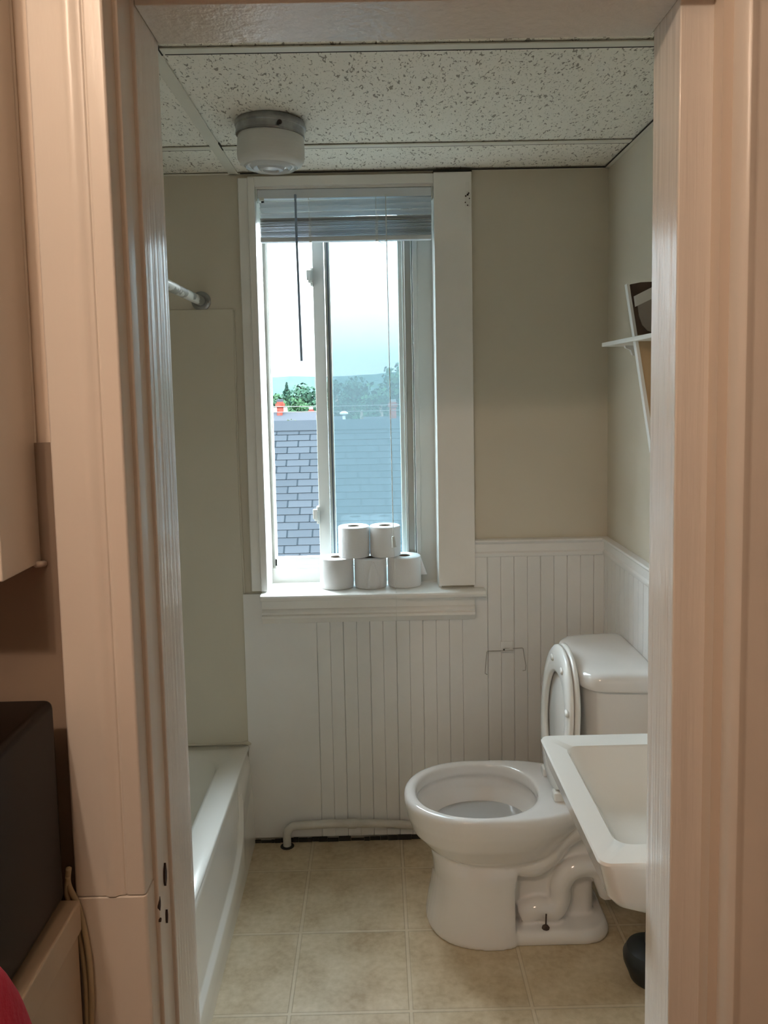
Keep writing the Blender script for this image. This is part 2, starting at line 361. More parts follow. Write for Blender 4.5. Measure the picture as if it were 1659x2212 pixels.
# ragged dark strips where wall meets floor
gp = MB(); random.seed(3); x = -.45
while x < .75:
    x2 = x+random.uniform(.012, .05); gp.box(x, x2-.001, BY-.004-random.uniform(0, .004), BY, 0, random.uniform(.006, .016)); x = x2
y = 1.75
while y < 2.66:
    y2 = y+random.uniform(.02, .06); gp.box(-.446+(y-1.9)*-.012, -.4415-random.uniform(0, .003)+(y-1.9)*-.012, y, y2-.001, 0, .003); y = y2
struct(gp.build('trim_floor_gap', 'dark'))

# ------------------------------------------------------------------ window casing, stool, apron
CYF = 2.672
cs = MB(); cs.box(.199, .321, CYF, YB, .892, 2.246)
struct(cs.build('trim_window_casing_right', 'white', bevel=.002))
cs = MB(); cs.box(-.432, -.399, CYF+.008, YB, .885, 2.240).box(-.400, -.377, CYF, YB, .885, 2.240)
struct(cs.build('trim_window_casing_left', 'white', bevel=.003))
struct(MB().box(-.399, .199, CYF+.004, YB, 2.213, 2.243).build('trim_window_casing_head', 'white', bevel=.002))
struct(MB().box(.198, .322, CYF-.003, YB, 2.2455, 2.2515).build('trim_casing_cap', 'dark'))
lin = MB(); LW = .10
lin.box(-.3885, -.377, YB-.001, YB+.16, .87, 2.2155).box(.199, .2095, YB-.001, YB+.16, .87, 2.2155).box(-.377, .199, YB-.001, YB+.16, 2.206, 2.2155)
struct(lin.build('trim_window_lining', 'white'))
st = MB(); st.ext([(YB+.14, .882), (2.640, .882), (2.632, .879), (2.629, .872), (2.632, .863), (2.640, .860), (YB+.14, .858)], 'X', -.398, .352)
struct(st.build('trim_window_stool', 'white', bevel=.002))
ap = MB(); ap.ext([(YB, .860), (2.668, .860), (2.668, .826), (2.662, .823), (2.658, .816), (2.660, .809), (2.652, .806), (2.650, .798), (2.656, .793), (2.668, .778), (2.672, .776), (YB, .776)], 'X', -.397, .318)
struct(ap.build('trim_window_apron', 'white', bevel=.0008))

# paint chips and hook scars on the casing
sc_ = thing('old_hook_plate', 'small chipped paint-covered catch plate high on the window casing', 'plate', (.307, CYF, 2.18))
MB().box(.299, .315, CYF-.003, CYF, 2.135, 2.175).build('plate', 'white', sc_, bevel=.0015)
q = MB()
for a, c, r in ((.3075, 2.139, .0022), (.3005, 2.148, .002), (.3135, 2.160, .002), (.302, 2.168, .0028), (.308, 2.172, .0035), (.3115, 2.177, .0025)): q.lathe([(r, -.0038), (r, -.0005)], (a, CYF, c), 8, 'Y')
q.build('chip', 'chip', sc_)
MB().box(.303, .312, CYF-.002, CYF, 2.182, 2.212).build('hook', 'white', sc_, bevel=.001)

# ------------------------------------------------------------------ sliding window (vinyl)
WY = 2.80
fr = MB()
fr.box(-.379, .199, WY+.03, WY+.07, .880, .928).box(-.379, .199, WY+.03, WY+.07, 2.16, 2.208).box(-.379, -.366, WY+.03, WY+.07, .882, 2.206)
fr.box(.147, .201, WY-.012, WY+.07, .880, 2.208)                # flat board beside the tracks
fr.box(.131, .147, WY-.022, WY+.07, .882, 2.206).box(.126, .129, WY-.014, WY+.07, .882, 2.206)
fr.box(.106, .131, WY+.015, WY+.07, .882, 2.206).box(.096, .104, WY-.002, WY+.06, .928, 2.206).box(.083, .096, WY+.015, WY+.06, .928, 2.206)
fr.box(-.379, .147, WY+.012, WY+.07, .879, .934)
wn = fr.build('window_1', 'vinyl', bevel=.0015); struct(wn)
sa = MB(); sa.box(-.368, -.208, WY+.018, WY+.04, .940, .966).box(-.208, -.170, WY+.012, WY+.04, .936, 2.18).box(-.368, -.208, WY+.018, WY+.04, 2.13, 2.18).box(-.368, -.360, WY+.018, WY+.04, .94, 2.18)
sa.box(-.368, -.208, WY+.016, WY+.04, .966, .971)
sash = sa.build('sash', 'vinyl', wn, bevel=.0015)
s2 = MB(); s2.box(-.168, -.160, WY+.03, WY+.055, .934, 2.18).box(-.155, -.150, WY+.024, WY+.055, .934, 2.18).box(-.160, .09, WY+.03, WY+.055, .934, .955)
s2.build('sash', 'vinyl', wn, bevel=.001)
s3 = MB(); s3.box(-.161, -.155, WY+.034, WY+.056, .934, 2.18); s3.build('gasket', M['wand'], wn)
MB().box(-.362, -.205, WY+.028, WY+.031, .96, 2.15).build('pane', 'glass', wn)
MB().box(-.150, .085, WY+.045, WY+.048, .95, 2.17).build('pane', 'glass', wn)
MB().box(-.150, .085, WY+.060, WY+.0605, .95, 2.17).build('insect_screen', 'screen', wn)
for zz in (1.94, 1.12):
    h = MB(); h.box(-.216, -.206, WY+.004, WY+.03, zz-.030, zz+.030).box(-.223, -.208, WY-.002, WY+.018, zz-.020, zz+.016).box(-.228, -.212, WY-.006, WY+.004, zz-.012, zz+.022)
    h.build('sash_latch', 'vinyl', wn, bevel=.002)

# ------------------------------------------------------------------ mini blind
bl = thing('mini_blind', 'raised white aluminium mini blind bunched at the top of the window', 'blind', (-.09, 2.70, 2.206))
BX0, BX1 = -.371, .193
def xslope(z, x, k=.012): return z+(x-BX0)*k
hr = MB(); hr.box(BX0, BX1, 2.690, 2.716, 2.176, 2.204); hr.build('headrail', 'slat', bl, bevel=.0015)
for a_, b_ in ((BX0-.004, BX0), (BX1, BX1+.004)): MB().box(a_, b_, 2.686, 2.72, 2.168, 2.206).build('bracket', 'vinyl', bl)
MB().box(BX0+.008, BX0+.022, 2.682, 2.69, 2.168, 2.178).build('tilt_control', 'vinyl', bl)
def slat(zl, zr, dy=.0, w_=.0125, tilt=.9, th=.0006, y=2.703):
    m_ = MB(); lo = []
    for x, z in ((BX0+.006, zl), (BX1-.001, zr)):
        lo.append([Vector((x, y+dy+u*math.cos(tilt), z-u*math.sin(tilt)+.0018*(1-(u/w_)**2))) for u in (-w_, -w_*.5, 0, w_*.5, w_)]+
                  [Vector((x, y+dy+u*math.cos(tilt), z-th-u*math.sin(tilt)+.0018*(1-(u/w_)**2))) for u in (w_, w_*.5, 0, -w_*.5, -w_)])
    m_.loft(lo); return m_
for zl, zr in ((2.160, 2.171), (2.145, 2.153), (2.127, 2.133), (2.111, 2.114)): slat(zl-.003, zr-.003, tilt=.5).build('slat', 'slat', bl)
for k in range(14):
    z = 2.1035-k*.0039; dz = random.uniform(-.0004, .0004)
    slat(z+dz-.001, z+.004-dz, th=.0014, dy=random.uniform(-.0015, .0015), tilt=random.uniform(-.10, .05)).build('slat', 'slat', bl)
MB().box(BX0+.006, BX1-.002, 2.690, 2.716, 2.038, 2.053).build('bottom_rail', 'slat', bl, bevel=.002)
wd = MB(); wd.tube([(-.2475, 2.684, 2.176), (-.247, 2.684, 2.04), (-.2425, 2.684, 1.652)], [.0034, .0042, .0046], 6); wd.tube([(-.2478, 2.687, 2.186), (-.2475, 2.684, 2.168)], .004, 6)
wd.build('tilt_wand', 'wand', bl, smooth=True)
for x in (-.205, .012):
    c_ = MB(); c_.tube([(x, 2.6905, 2.178), (x, 2.6905, 2.04)], .0008, 5); c_.tube([(x+.006, 2.690, 2.12), (x+.003, 2.690, 2.04)], .0008, 5)
    for k in range(7): c_.tube([(x-.004, 2.6895, 2.096-k*.008), (x+.006, 2.6895, 2.092-k*.008)], .0010, 5)
    c_.lathe([(.005, 0), (.004, .004)], (x+.002, 2.692, 2.035), 10); c_.build('ladder_cord', 'cord', bl)
lp = MB(); lp.tube(curve([(.014, 2.69, 2.04), (.022, 2.685, 2.031), (.036, 2.682, 2.030), (.045, 2.684, 2.038), (.036, 2.683, 2.026), (.026, 2.684, 2.028), (.024, 2.685, 2.034)], 5), .0007, 5); lp.build('cord_loop', 'cord', bl)
pc = MB(); pc.tube([(.044, 2.672, 2.178), (.046, 2.668, 1.6), (.048, 2.666, 1.08), (.049, 2.664, 1.06)], .0014, 6)
pc.tube([(.049, 2.664, 1.035), (.052, 2.650, .90), (.053, 2.622, .86), (.053, 2.630, .62)], .0006, 5)
pco = pc.build('pull_cord', 'cord', bl, smooth=True)
MB().lathe([(.004, .036), (.0055, .034), (.007, .004), (.009, .0), (.003, 0)], (.050, 2.664, 1.030), 14, rot=Matrix.Rotation(-.08, 3, 'Y')).build('tassel', 'vinyl', pco, smooth='split')

# ------------------------------------------------------------------ toilet rolls on the sill
def roll(x, y, z, r, h, label, flap=None):
    t_ = thing('toilet_paper_roll', label, 'toilet paper', (x, y, z), 'toilet paper rolls stacked on the window sill')
    a = MB(); ri = .021
    a.lathe([(ri, h-.001), (ri+.002, h), (r-.003, h), (r-.0008, h-.0015), (r, h-.005), (r, .005), (r-.001, .0012), (r-.003, 0), (ri, 0), (ri, h-.001)], (x, y, z), 56)
    bm = a.bm; bmesh.ops.remove_doubles(bm, verts=bm.verts, dist=1e-6)
    bad = [f for f in bm.faces if len(f.verts) > 10]; bmesh.ops.delete(bm, geom=bad, context='FACES_ONLY')
    a.build('paper', 'paper', t_, smooth='split')
    c_ = MB(); loops = [[Vector((x+rr*math.cos(2*PI*i/32), y+rr*math.sin(2*PI*i/32), zz)) for i in range(32)] for rr, zz in ((ri+.0002, z+.001), (ri+.0002, z+h-.0008), (ri-.001, z+h-.0008), (ri-.001, z+.001))]
    c_.loft(loops+[loops[0]], cap0=False, cap1=False).build('core', 'core', t_, smooth='split')
    if flap == 'front':
        f = MB(); rows = []
        for k in range(9):
            tt = k/8; hh = z+.004+(h-.012)*(1-tt); hw = .10+.38*min(1, tt*1.6)
            rows.append([Vector((x+(r+.0012+.0006*math.sin(4*s_+tt*5))*math.sin((s_*hw)+.12), y-(r+.0012+.0006*math.sin(4*s_+tt*5))*math.cos((s_*hw)+.12), hh-.004*math.sin(s_*6+tt))) for s_ in (-.6, -.2, .2, .6, 1)])
        vs = [[f.bm.verts.new(p) for p in r_] for r_ in rows]
        for A, B in zip(vs, vs[1:]):
            for i in range(4): f.bm.faces.new((A[i], A[i+1], B[i+1], B[i]))
        o = f.build('loose_sheet', 'paper', t_, smooth=True); sd = o.modifiers.new('s', 'SOLIDIFY'); sd.thickness = .0006
    if flap == 'side':
        f = MB(); rows = []
        for k in range(7):
            tt = k/6; rows.append([Vector((x+r*math.cos(.2)+s_*.022*tt, y-r*math.sin(.2)*.6+.003*s_, z+h-.004-(h*.62)*tt)) for s_ in (-.2, .5, 1)])
        vs = [[f.bm.verts.new(p) for p in r_] for r_ in rows]
        for A, B in zip(vs, vs[1:]):
            for i in range(2): f.bm.faces.new((A[i], A[i+1], B[i+1], B[i]))
        o = f.build('loose_sheet', 'paper', t_, smooth=True); sd = o.modifiers.new('s', 'SOLIDIFY'); sd.thickness = .0006
    return t_
RZ = .8825
roll(-.147, 2.738, RZ, .0578, .104, 'plain toilet roll in the bottom row nearest the meeting stile of the window')
roll(-.031, 2.736, RZ, .0548, .101, 'toilet roll in the middle of the bottom row with a torn sheet hanging in front', 'front')
roll(.085, 2.742, RZ, .0572, .103, 'bottom row toilet roll nearest the wide window casing, loose sheet sticking out', 'side')
roll(-.086, 2.744, RZ+.1045, .0535, .104, 'upper toilet roll nearest the meeting stile, smooth and clear of the cord')
roll(.021, 2.744, RZ+.1045, .0525, .104, 'upper toilet roll behind the small white blind cord tassel')

# ------------------------------------------------------------------ shower rod
sr = thing('shower_curtain_rod', 'white shower rod with peeling paint over the tub', 'shower rod', (-.566, YB, 1.853))
MB().tube([(-.566, YB-.008, 1.853), (-.568, 1.9, 1.851), (-.569, 1.135, 1.853)], .0150, 20).build('rod', 'rod', sr, smooth='split')
MB().lathe([(.010, -.012), (.020, -.0125), (.0225, -.010), (.026, -.005), (.031, -.003), (.032, 0)], (-.566, YB, 1.853), 36, 'Y').build('flange', 'chrome', sr, smooth='split')
MB().lathe([(.0035, -.010), (.0045, -.006), (.0045, -.003)], (-.540, YB, 1.850), 12, 'Y').build('screw', 'chromer', sr, smooth='split')

# ------------------------------------------------------------------ bathtub
tb = thing('bathtub', 'white enamel bathtub built against the beige tub wall', 'bathtub', (-.8, 1.95, 0))
TX0, TX1, TY0, TY1, TZ = XL+.008, -.462, 1.17, YB-.008, .348
b_ = MB(); R_ = rrect
loops = [R_(TX0, TX1, TY0, TY1, .004, .335), R_(TX0, TX1+.004, TY0, TY1, .004, .342), R_(TX0+.002, TX1-.002, TY0+.002, TY1-.002, .006, TZ), R_(TX0+.04, TX1-.068, TY0+.05, TY1-.055, .10, TZ+.001),
         R_(TX0+.05, TX1-.080, TY0+.06, TY1-.07, .11, TZ-.006), R_(TX0+.07, TX1-.10, TY0+.09, TY1-.12, .12, .25), R_(TX0+.10, TX1-.13, TY0+.14, TY1-.22, .12, .08), R_(TX0+.16, TX1-.2, TY0+.2, TY1-.3, .10, .05)]
b_.loft(loops, cap0=False)
b_.build('basin', 'tub', tb, smooth=True)
# apron with a raised border panel
a_ = MB(); XA = lambda y: -.444-(y-1.9)*.012
lo = []
for yy, zr in ((TY0, .098), (1.7, .100), (2.2, .100), (2.30, .104), (2.36, .112), (2.41, .128), (2.445, .155), (2.465, .20), (2.475, .27), (2.49, .30), (TY1, .30)):
    prof = [(.004, 0), (.003, .04), (.002, zr-.012), (-.001, zr-.004), (-.010, zr+.004), (-.013, zr+.012), (-.0135, .315), (-.014, .327), (-.0165, .337), (-.022, .344), (-.03, .3475), (-.05, .3475), (-.06, .0)]
    if yy > 2.48: prof = [(.004, 0), (.003, .04), (.001, .15), (-.001, .2), (-.004, .28), (-.008, .30), (-.012, .315), (-.014, .327), (-.0165, .337), (-.022, .344), (-.03, .3475), (-.05, .3475), (-.06, .0)]
    lo.append([Vector((XA(yy)+dx, yy, z)) for dx, z in prof])
a_.loft(lo); a_.build('apron', 'tub', tb, smooth='split')

# ------------------------------------------------------------------ baseboard pipe
pp = thing('heating_pipe', 'white painted pipe running low along the beadboard wall', 'pipe', (-.33, 2.66, 0))
pts = [(-.336, 2.652, -.002), (-.336, 2.652, .035)]+[( -.336+.030*(1-math.cos(a)), 2.652+.004*math.sin(a), .040+.030*math.sin(a)) for a in [i*PI/2/7 for i in range(8)]]+curve([(-.29, 2.658, .070), (-.2, 2.66, .072), (-.10, 2.66, .072), (.02, 2.66, .067), (.14, 2.66, .058), (.45, 2.66, .05)], 4)
MB().tube(pts, .0138, 16).build('pipe', 'pipe', pp, smooth='split')
MB().lathe([(.0165, -.016), (.0165, .012), (.015, .016)], (-.112, 2.66, .0722), 16, 'X').build('coupling', 'pipe', pp, smooth='split')
MB().lathe([(.024, .001), (.02, .004)], (-.336, 2.652, 0), 16).build('floor_hole', 'dark', pp)

# ------------------------------------------------------------------ paper holder on the beadboard
th = thing('toilet_paper_holder', 'empty bent-wire toilet paper holder on the beadboard wall', 'toilet paper holder', (.425, BY, .67))
MB().box(.405, .447, BY-.004, BY, .660, .694).box(.405, .447, BY-.012, BY-.004, .660, .664).build('bracket', 'bead', th, bevel=.001)
MB().box(.418, .434, BY-.013, BY-.008, .6655, .672).build('clip', 'vinyl', th)
MB().box(.4135, .4175, BY-.012, BY-.0085, .6655, .670).build('slot', 'dark', th)
wi = MB()
wi.tube([(.446, BY-.010, .671), (.478, BY-.010, .672), (.480, BY-.012, .671), (.487, BY-.022, .615), (.485, BY-.026, .600), (.476, BY-.024, .598)], .0012, 8)
wi.tube([(.447, BY-.010, .664), (.360, BY-.010, .664), (.357, BY-.012, .662), (.350, BY-.022, .605), (.349, BY-.026, .592), (.356, BY-.022, .587)], .0012, 8)
wi.build('wire', 'wire', th, smooth=True)

# ------------------------------------------------------------------ ceiling lamp
lc = Vector((-.262, 2.20, ZC)); RL = Matrix.Rotation(.055, 3, 'Y')
lf = thing('ceiling_light', 'round flush ceiling lamp with grey metal rim and ribbed glass drum', 'ceiling light', lc)
MB().lathe([(.088, .006), (.0925, -.004), (.0935, -.008), (.0925, -.012), (.090, -.014), (.0895, -.028), (.0905, -.030), (.0895, -.034), (.080, -.036)], lc, 64, rot=RL).build('rim', 'chrome', lf, smooth='split')
RG = Matrix.Rotation(.03, 3, 'Y')
MB().lathe([(.084, -.030), (.0865, -.036), (.0880, -.060), (.0885, -.080), (.087, -.093), (.080, -.104), (.070, -.110), (.068, -.108)], lc+Vector((.001, 0, 0)), 64, rot=RG).build('shade', 'frost', lf, smooth='split')
MB().lathe([(.076, -.098), (.070, -.110), (.066, -.113), (.061, -.108), (.056, -.107), (.051, -.114), (.046, -.116), (.041, -.111), (.036, -.110), (.031, -.118), (.022, -.120), (.020, -.115), (.010, -.117), (.0001, -.118)], lc+Vector((.001, 0, 0)), 64, rot=RG).build('ribbed_lens', 'ribglass', lf, smooth='split')
MB().lathe([(.004, -.008), (.006, -.003), (.006, 0)], lc+RL @ Vector((.035, -.089, -.022)), 10, 'Y').build('thumbscrew', 'chip', lf)

# ------------------------------------------------------------------ toilet
TC = 2.275
tl = thing('toilet', 'white porcelain toilet with its seat and lid raised, beside the sink', 'toilet', (.42, TC, 0))
def egg(cx, a_f, a_b, bw, z, yc=TC, n_=48, pw=2.15, yo=0):
    out = []
    for i in range(n_):
        t_ = 2*PI*i/n_; c_, s_ = math.cos(t_), math.sin(t_)
        x_ = (abs(c_)**(2/pw))*(1 if c_ > 0 else -1); y_ = (abs(s_)**(2/pw))*(1 if s_ > 0 else -1)
        out.append(Vector((cx+(a_b if x_ > 0 else a_f)*x_, yc+yo+bw*y_, z)))
    return out
tm = MB()
RZt = .385
# bowl cup (closed solid: outside, rim, inside)
def egg2(cx, a_f, a_b, bw, z, pb=2.15):
    out = []
    for p in range(64):
        t_ = 2*PI*p/64; c_, s_ = math.cos(t_), math.sin(t_); pw = pb if c_ > 0 else 2.15
        out.append(Vector((cx+(a_b if c_ > 0 else a_f)*abs(c_)**(2/pw)*(1 if c_ > 0 else -1), TC+bw*abs(s_)**(2/(2.15+(pb-2.15)*max(0, c_)))*(1 if s_ > 0 else -1), z)))
    return out
cup = [egg2(.34, .085, .17, .080, .175), egg2(.31, .125, .20, .110, .20), egg2(.29, .172, .25, .148, .24), egg2(.28, .202, .27, .172, .285, 2.4), egg2(.28, .216, .29, .183, .325, 2.9), egg2(.28, .221, .30, .187, .350, 3.1),
       egg2(.28, .223, .30, .189, .368, 3.2), egg2(.28, .220, .297, .186, .379, 3.2), egg2(.28, .212, .29, .179, .3855, 3.2),
       egg2(.28, .198, .176, .166, .3855), egg2(.28, .188, .167, .157, .380), egg2(.28, .184, .164, .154, .352), egg2(.28, .190, .170, .160, .343), egg2(.28, .184, .166, .155, .315), egg2(.285, .15, .14, .13, .27), egg2(.30, .11, .11, .10, .235)]
tm.loft(cup)
# deck behind the bowl, under the tank
tm.loft([rrect(.50, .74, TC-.10, TC+.10, .05, .28), rrect(.49, .745, TC-.115, TC+.115, .05, .33), rrect(.485, .748, TC-.145, TC+.145, .05, .372), rrect(.487, .746, TC-.140, TC+.140, .05, .386)])
# pedestal front column
ped = []
for z, f_, b2, hw in ((0, .118, .36, .168), (.012, .116, .36, .169), (.05, .122, .36, .160), (.10, .132, .36, .150), (.15, .140, .36, .143), (.19, .137, .37, .140), (.222, .13, .40, .125)):
    cx = .30; ped.append([Vector((min(p.x, b2), p.y, z)) for p in egg(cx, cx-f_, .14, hw, z, pw=2.3)])
tm.loft(ped)
# foot flange
tm.loft([rrect(.26, .632, TC-.150, TC+.150, .07, 0), rrect(.26, .635, TC-.152, TC+.152, .07, .014), rrect(.26, .63, TC-.148, TC+.148, .07, .028), rrect(.26, .625, TC-.140, TC+.140, .07, .036)])
# inner web
tm.loft([rrect(.30, .60, TC-.072, TC+.072, .03, 0), rrect(.30, .60, TC-.072, TC+.072, .03, .15), rrect(.46, .66, TC-.075, TC+.075, .03, .32)])
# trapway bulges on both sides + underside shoulder sweeping up to the deck
for s in (-1, 1):
    yy = TC+s*.082
    tm.tube(curve([(.385, yy, .050), (.43, yy+s*.006, .070), (.475, yy+s*.004, .062), (.497, yy, .095), (.500, yy, .140), (.525, yy, .178), (.57, yy, .190), (.61, yy, .175), (.64, yy-s*.01, .10)], 6), .031, 18)
    tm.tube(curve([(.36, TC+s*.085, .215), (.42, TC+s*.080, .205), (.47, TC+s*.075, .235), (.50, TC+s*.072, .275), (.56, TC+s*.075, .31), (.68, TC+s*.075, .33)], 6), [.045]*31 if False else .040, 18)
o = tm.build('bowl', 'porcelain', None)
md = o.modifiers.new('r', 'REMESH'); md.mode = 'VOXEL'; md.voxel_size = .0042
md = o.modifiers.new('sm', 'SMOOTH'); md.factor = .5; md.iterations = 7
dg = bpy.context.evaluated_depsgraph_get(); me = bpy.data.meshes.new_from_object(o.evaluated_get(dg)); me.name = 'bowl'
bpy.data.objects.remove(o)
for v in me.vertices: v.co -= tl.location
for p in me.polygons: p.use_smooth = True
me.materials.clear(); me.materials.append(M['porcelain'])
bowl = bpy.data.objects.new('bowl', me); C.objects.link(bowl); bowl.parent = tl
MB().loft([egg(.29, .150, .14, .130, .2745, n_=40), egg(.29, .152, .142, .132, .277, n_=40)]).build('water', mat('bowl_water', (.42, .42, .41), .03), tl)
# tank
KC = 2.305
tk = MB(); 
def tankloop(x0, x1, hw0, hw1, z, bow=.012, k=10):
    """front edge at x0 bowed towards the room, ends widening to the wall"""
    out = []; r = .03
    for i in range(k+1):
        s_ = -1+2*i/k; out.append(Vector((x0-bow*(1-s_*s_)+(.018 if abs(s_) == 1 else 0), KC+hw0*s_, z)))
    out += [Vector((x0+.05, KC+hw0+(hw1-hw0)*.5, z)), Vector((x1-.01, KC+hw1, z)), Vector((x1, KC+hw1-.01, z)), Vector((x1, KC-hw1+.01, z)), Vector((x1-.01, KC-hw1, z)), Vector((x0+.05, KC-hw0-(hw1-hw0)*.5, z))]
    return out
tk.loft([tankloop(.590, .760, .150, .165, .386), tankloop(.580, .762, .160, .178, .42), tankloop(.572, .763, .170, .188, .60), tankloop(.568, .764, .172, .192, .725)])
tk.build('tank', 'porcelain', tl, bevel=.008, seg=3)
ld = MB(); ld.loft([tankloop(.556, .764, .178, .202, .722), tankloop(.550, .765, .184, .208, .728), tankloop(.550, .765, .184, .208, .755), tankloop(.556, .762, .178, .203, .768), tankloop(.572, .752, .165, .190, .776), tankloop(.60, .74, .12, .15, .780)])
tlid = ld.build('tank_lid', 'porcelain', tl, smooth=True); sb = tlid.modifiers.new('sub', 'SUBSURF'); sb.levels = 2; sb.render_levels = 2
# raised seat and lid; plane leans back slightly
LEAN = math.radians(4.5); HX, HZ = .497, .402
def up(u, v, d):    # u along the seat, v across, d distance out of the plane towards the bowl
    return Vector((HX+u*math.sin(LEAN)-d*math.cos(LEAN), TC+v, HZ+u*math.cos(LEAN)+d*math.sin(LEAN)))
def seatshape(L0, L1, hw, n_=56, pw=2.1, c=.20):
    out = []
    for i in range(n_):
        t_ = 2*PI*i/n_; c_, s_ = math.cos(t_), math.sin(t_)
        x_ = (abs(c_)**(2/pw))*(1 if c_ > 0 else -1); y_ = (abs(s_)**(2/pw))*(1 if s_ > 0 else -1)
        out.append((c+(L1-c if x_ > 0 else c-L0)*x_, hw*y_))
    return out
def offs(L0, L1, hw, d, pw=2.1): return [up(u, v, d) for u, v in seatshape(L0, L1, hw, pw=pw)]
sm = MB(); sm.loft([offs(-.002, .398, .176, .002), offs(-.006, .402, .180, .005), offs(-.006, .402, .180, .010), offs(.0, .396, .175, .015), offs(.03, .37, .152, .018), offs(.052, .330, .131, .017), offs(.060, .322, .124, .013), offs(.060, .322, .124, .006), offs(.056, .326, .128, .002), offs(-.002, .398, .176, .002)], cap0=False, cap1=False)
sobj = sm.build('seat', 'seat', tl, smooth=True)
for u, v in ((.265, -.150), (.352, .06), (.352, -.06)):
    bmp = MB(); bmp.loft([[up(u+.010*math.cos(a), v+.017*math.sin(a), .016) for a in [i*PI/8 for i in range(16)]], [up(u+.009*math.cos(a), v+.016*math.sin(a), .021) for a in [i*PI/8 for i in range(16)]], [up(u+.005*math.cos(a), v+.010*math.sin(a), .023) for a in [i*PI/8 for i in range(16)]]])
    bmp.build('bumper', 'seat', sobj, smooth=True)
lm = MB(); lm.loft([offs(.0, .400, .178, -.001), offs(-.006, .406, .184, -.005), offs(-.006, .406, .184, -.012), offs(.02, .39, .165, -.019), offs(.10, .31, .09, -.023)])
lm.build('lid', 'seat', tl, smooth=True)
for s in (-1, 1):
    hg = MB(); hg.box(.478, .512, TC+s*.075-.018, TC+s*.075+.018, .384, .412)
    hg.build('hinge', 'seat', tl, bevel=.006, seg=3)
bo = MB(); bo.lathe([(.011, 0), (.011, .003), (.008, .007), (.003, .009)], (.446, TC-.128, .036), 8); bo.tube([(.446, TC-.128, .036), (.4475, TC-.128, .078)], .0022, 8)
bo.build('floor_bolt', 'rust', tl)

# ------------------------------------------------------------------ wall sink
sk = thing('wall_sink', 'white square wall-hung sink in front of the toilet, no faucet in view', 'sink', (.55, 1.44, .8))
X0, X1, Y0_, Y1_, ZS = .336, .768, 1.205, 1.680, .806
k_ = MB()
L = [rrect(X0+.11, X1, Y0_+.05, Y1_-.05, .05, .70), rrect(X0+.055, X1, Y0_+.012, Y1_-.012, .03, .715), rrect(X0+.028, X1, Y0_+.003, Y1_-.004, .022, .730), rrect(X0+.016, X1, Y0_, Y1_, .020, .745), rrect(X0+.004, X1, Y0_, Y1_, .020, .795),
     rrect(X0, X1, Y0_, Y1_, .018, .802), rrect(X0+.0025, X1-.002, Y0_+.002, Y1_-.002, .018, ZS), rrect(X0+.008, X1-.006, Y0_+.007, Y1_-.007, .02, ZS+.0005),
     rrect(X0+.042, X1-.11, Y0_+.056, Y1_-.052, .028, ZS-.001), rrect(X0+.047, X1-.115, Y0_+.061, Y1_-.057, .028, ZS-.006), rrect(X0+.062, X1-.13, Y0_+.080, Y1_-.075, .04, ZS-.06), rrect(X0+.10, X1-.16, Y0_+.12, Y1_-.12, .05, ZS-.095), rrect(X0+.17, X1-.20, Y0_+.2, Y1_-.2, .03, ZS-.10)]
k_.loft(L); k_.build('basin', 'sinkpor', sk, smooth='split')
MB().lathe([(.02, 0), (.022, .002), (.012, .003)], (.535, 1.445, ZS-.0995), 20).build('drain', 'chromer', sk)

# ------------------------------------------------------------------ black plunger on the floor
pl = thing('plunger', 'black rubber plunger on the floor under the sink, half hidden by the door jamb', 'plunger', (.69, 2.00, 0))
MB().lathe([(.052, 0), (.055, .003), (.060, .018), (.071, .045), (.072, .062), (.062, .082), (.040, .092), (.018, .098), (.016, .125), (.013, .128)], (.692, 1.995, .0), 40).build('cup', 'black', pl, smooth='split')
MB().tube([(.692, 1.995, .11), (.70, 2.0, .50)], .0105, 14).build('handle', 'brown', pl, smooth='split')

# ------------------------------------------------------------------ shelf and tapered panel on the right wall
ws = thing('wall_shelf', 'thin white shelf with a tapered raw wood side panel on the wall above the toilet', 'shelf', (.74, 2.3, 1.68))
MB().box(.682, .768, 1.95, 2.452, 1.668, 1.680).build('shelf_board', 'white', ws, bevel=.0015)
MB().ext([(.768, 1.668), (.735, 1.668), (.738, 1.661), (.752, 1.655), (.758, 1.640), (.768, 1.638)], 'Y', 2.395, 2.410).build('bracket', 'bead', ws)
PY = 2.165
MB().ext([(.672, 1.816), (.768, 1.826), (.768, 1.39), (.738, 1.395)], 'Y', PY, PY+.012).build('side_panel', 'tan', ws)
MB().ext([(.676, 1.817), (.704, 1.822), (.768, 1.824), (.768, 1.685), (.694, 1.685)], 'Y', PY-.003, PY).build('recess_board', 'brown', ws)
MB().ext([(.768, 1.795), (.694, 1.772), (.699, 1.735), (.708, 1.710), (.722, 1.695), (.745, 1.688), (.768, 1.688)], 'Y', PY-.006, PY-.003).build('inner_plate', 'plate', ws)
MB().ext([(.684, 1.785), (.768, 1.825), (.768, 1.795), (.688, 1.758)], 'Y', PY-.016, PY-.006).build('top_rail', 'bead', ws)
MB().ext([(.666, 1.818), (.673, 1.817), (.744, 1.39), (.737, 1.37)], 'Y', PY-.006, PY+.014).build('edge_strip', 'bead', ws)

# ------------------------------------------------------------------ door frame
JZ = 2.032
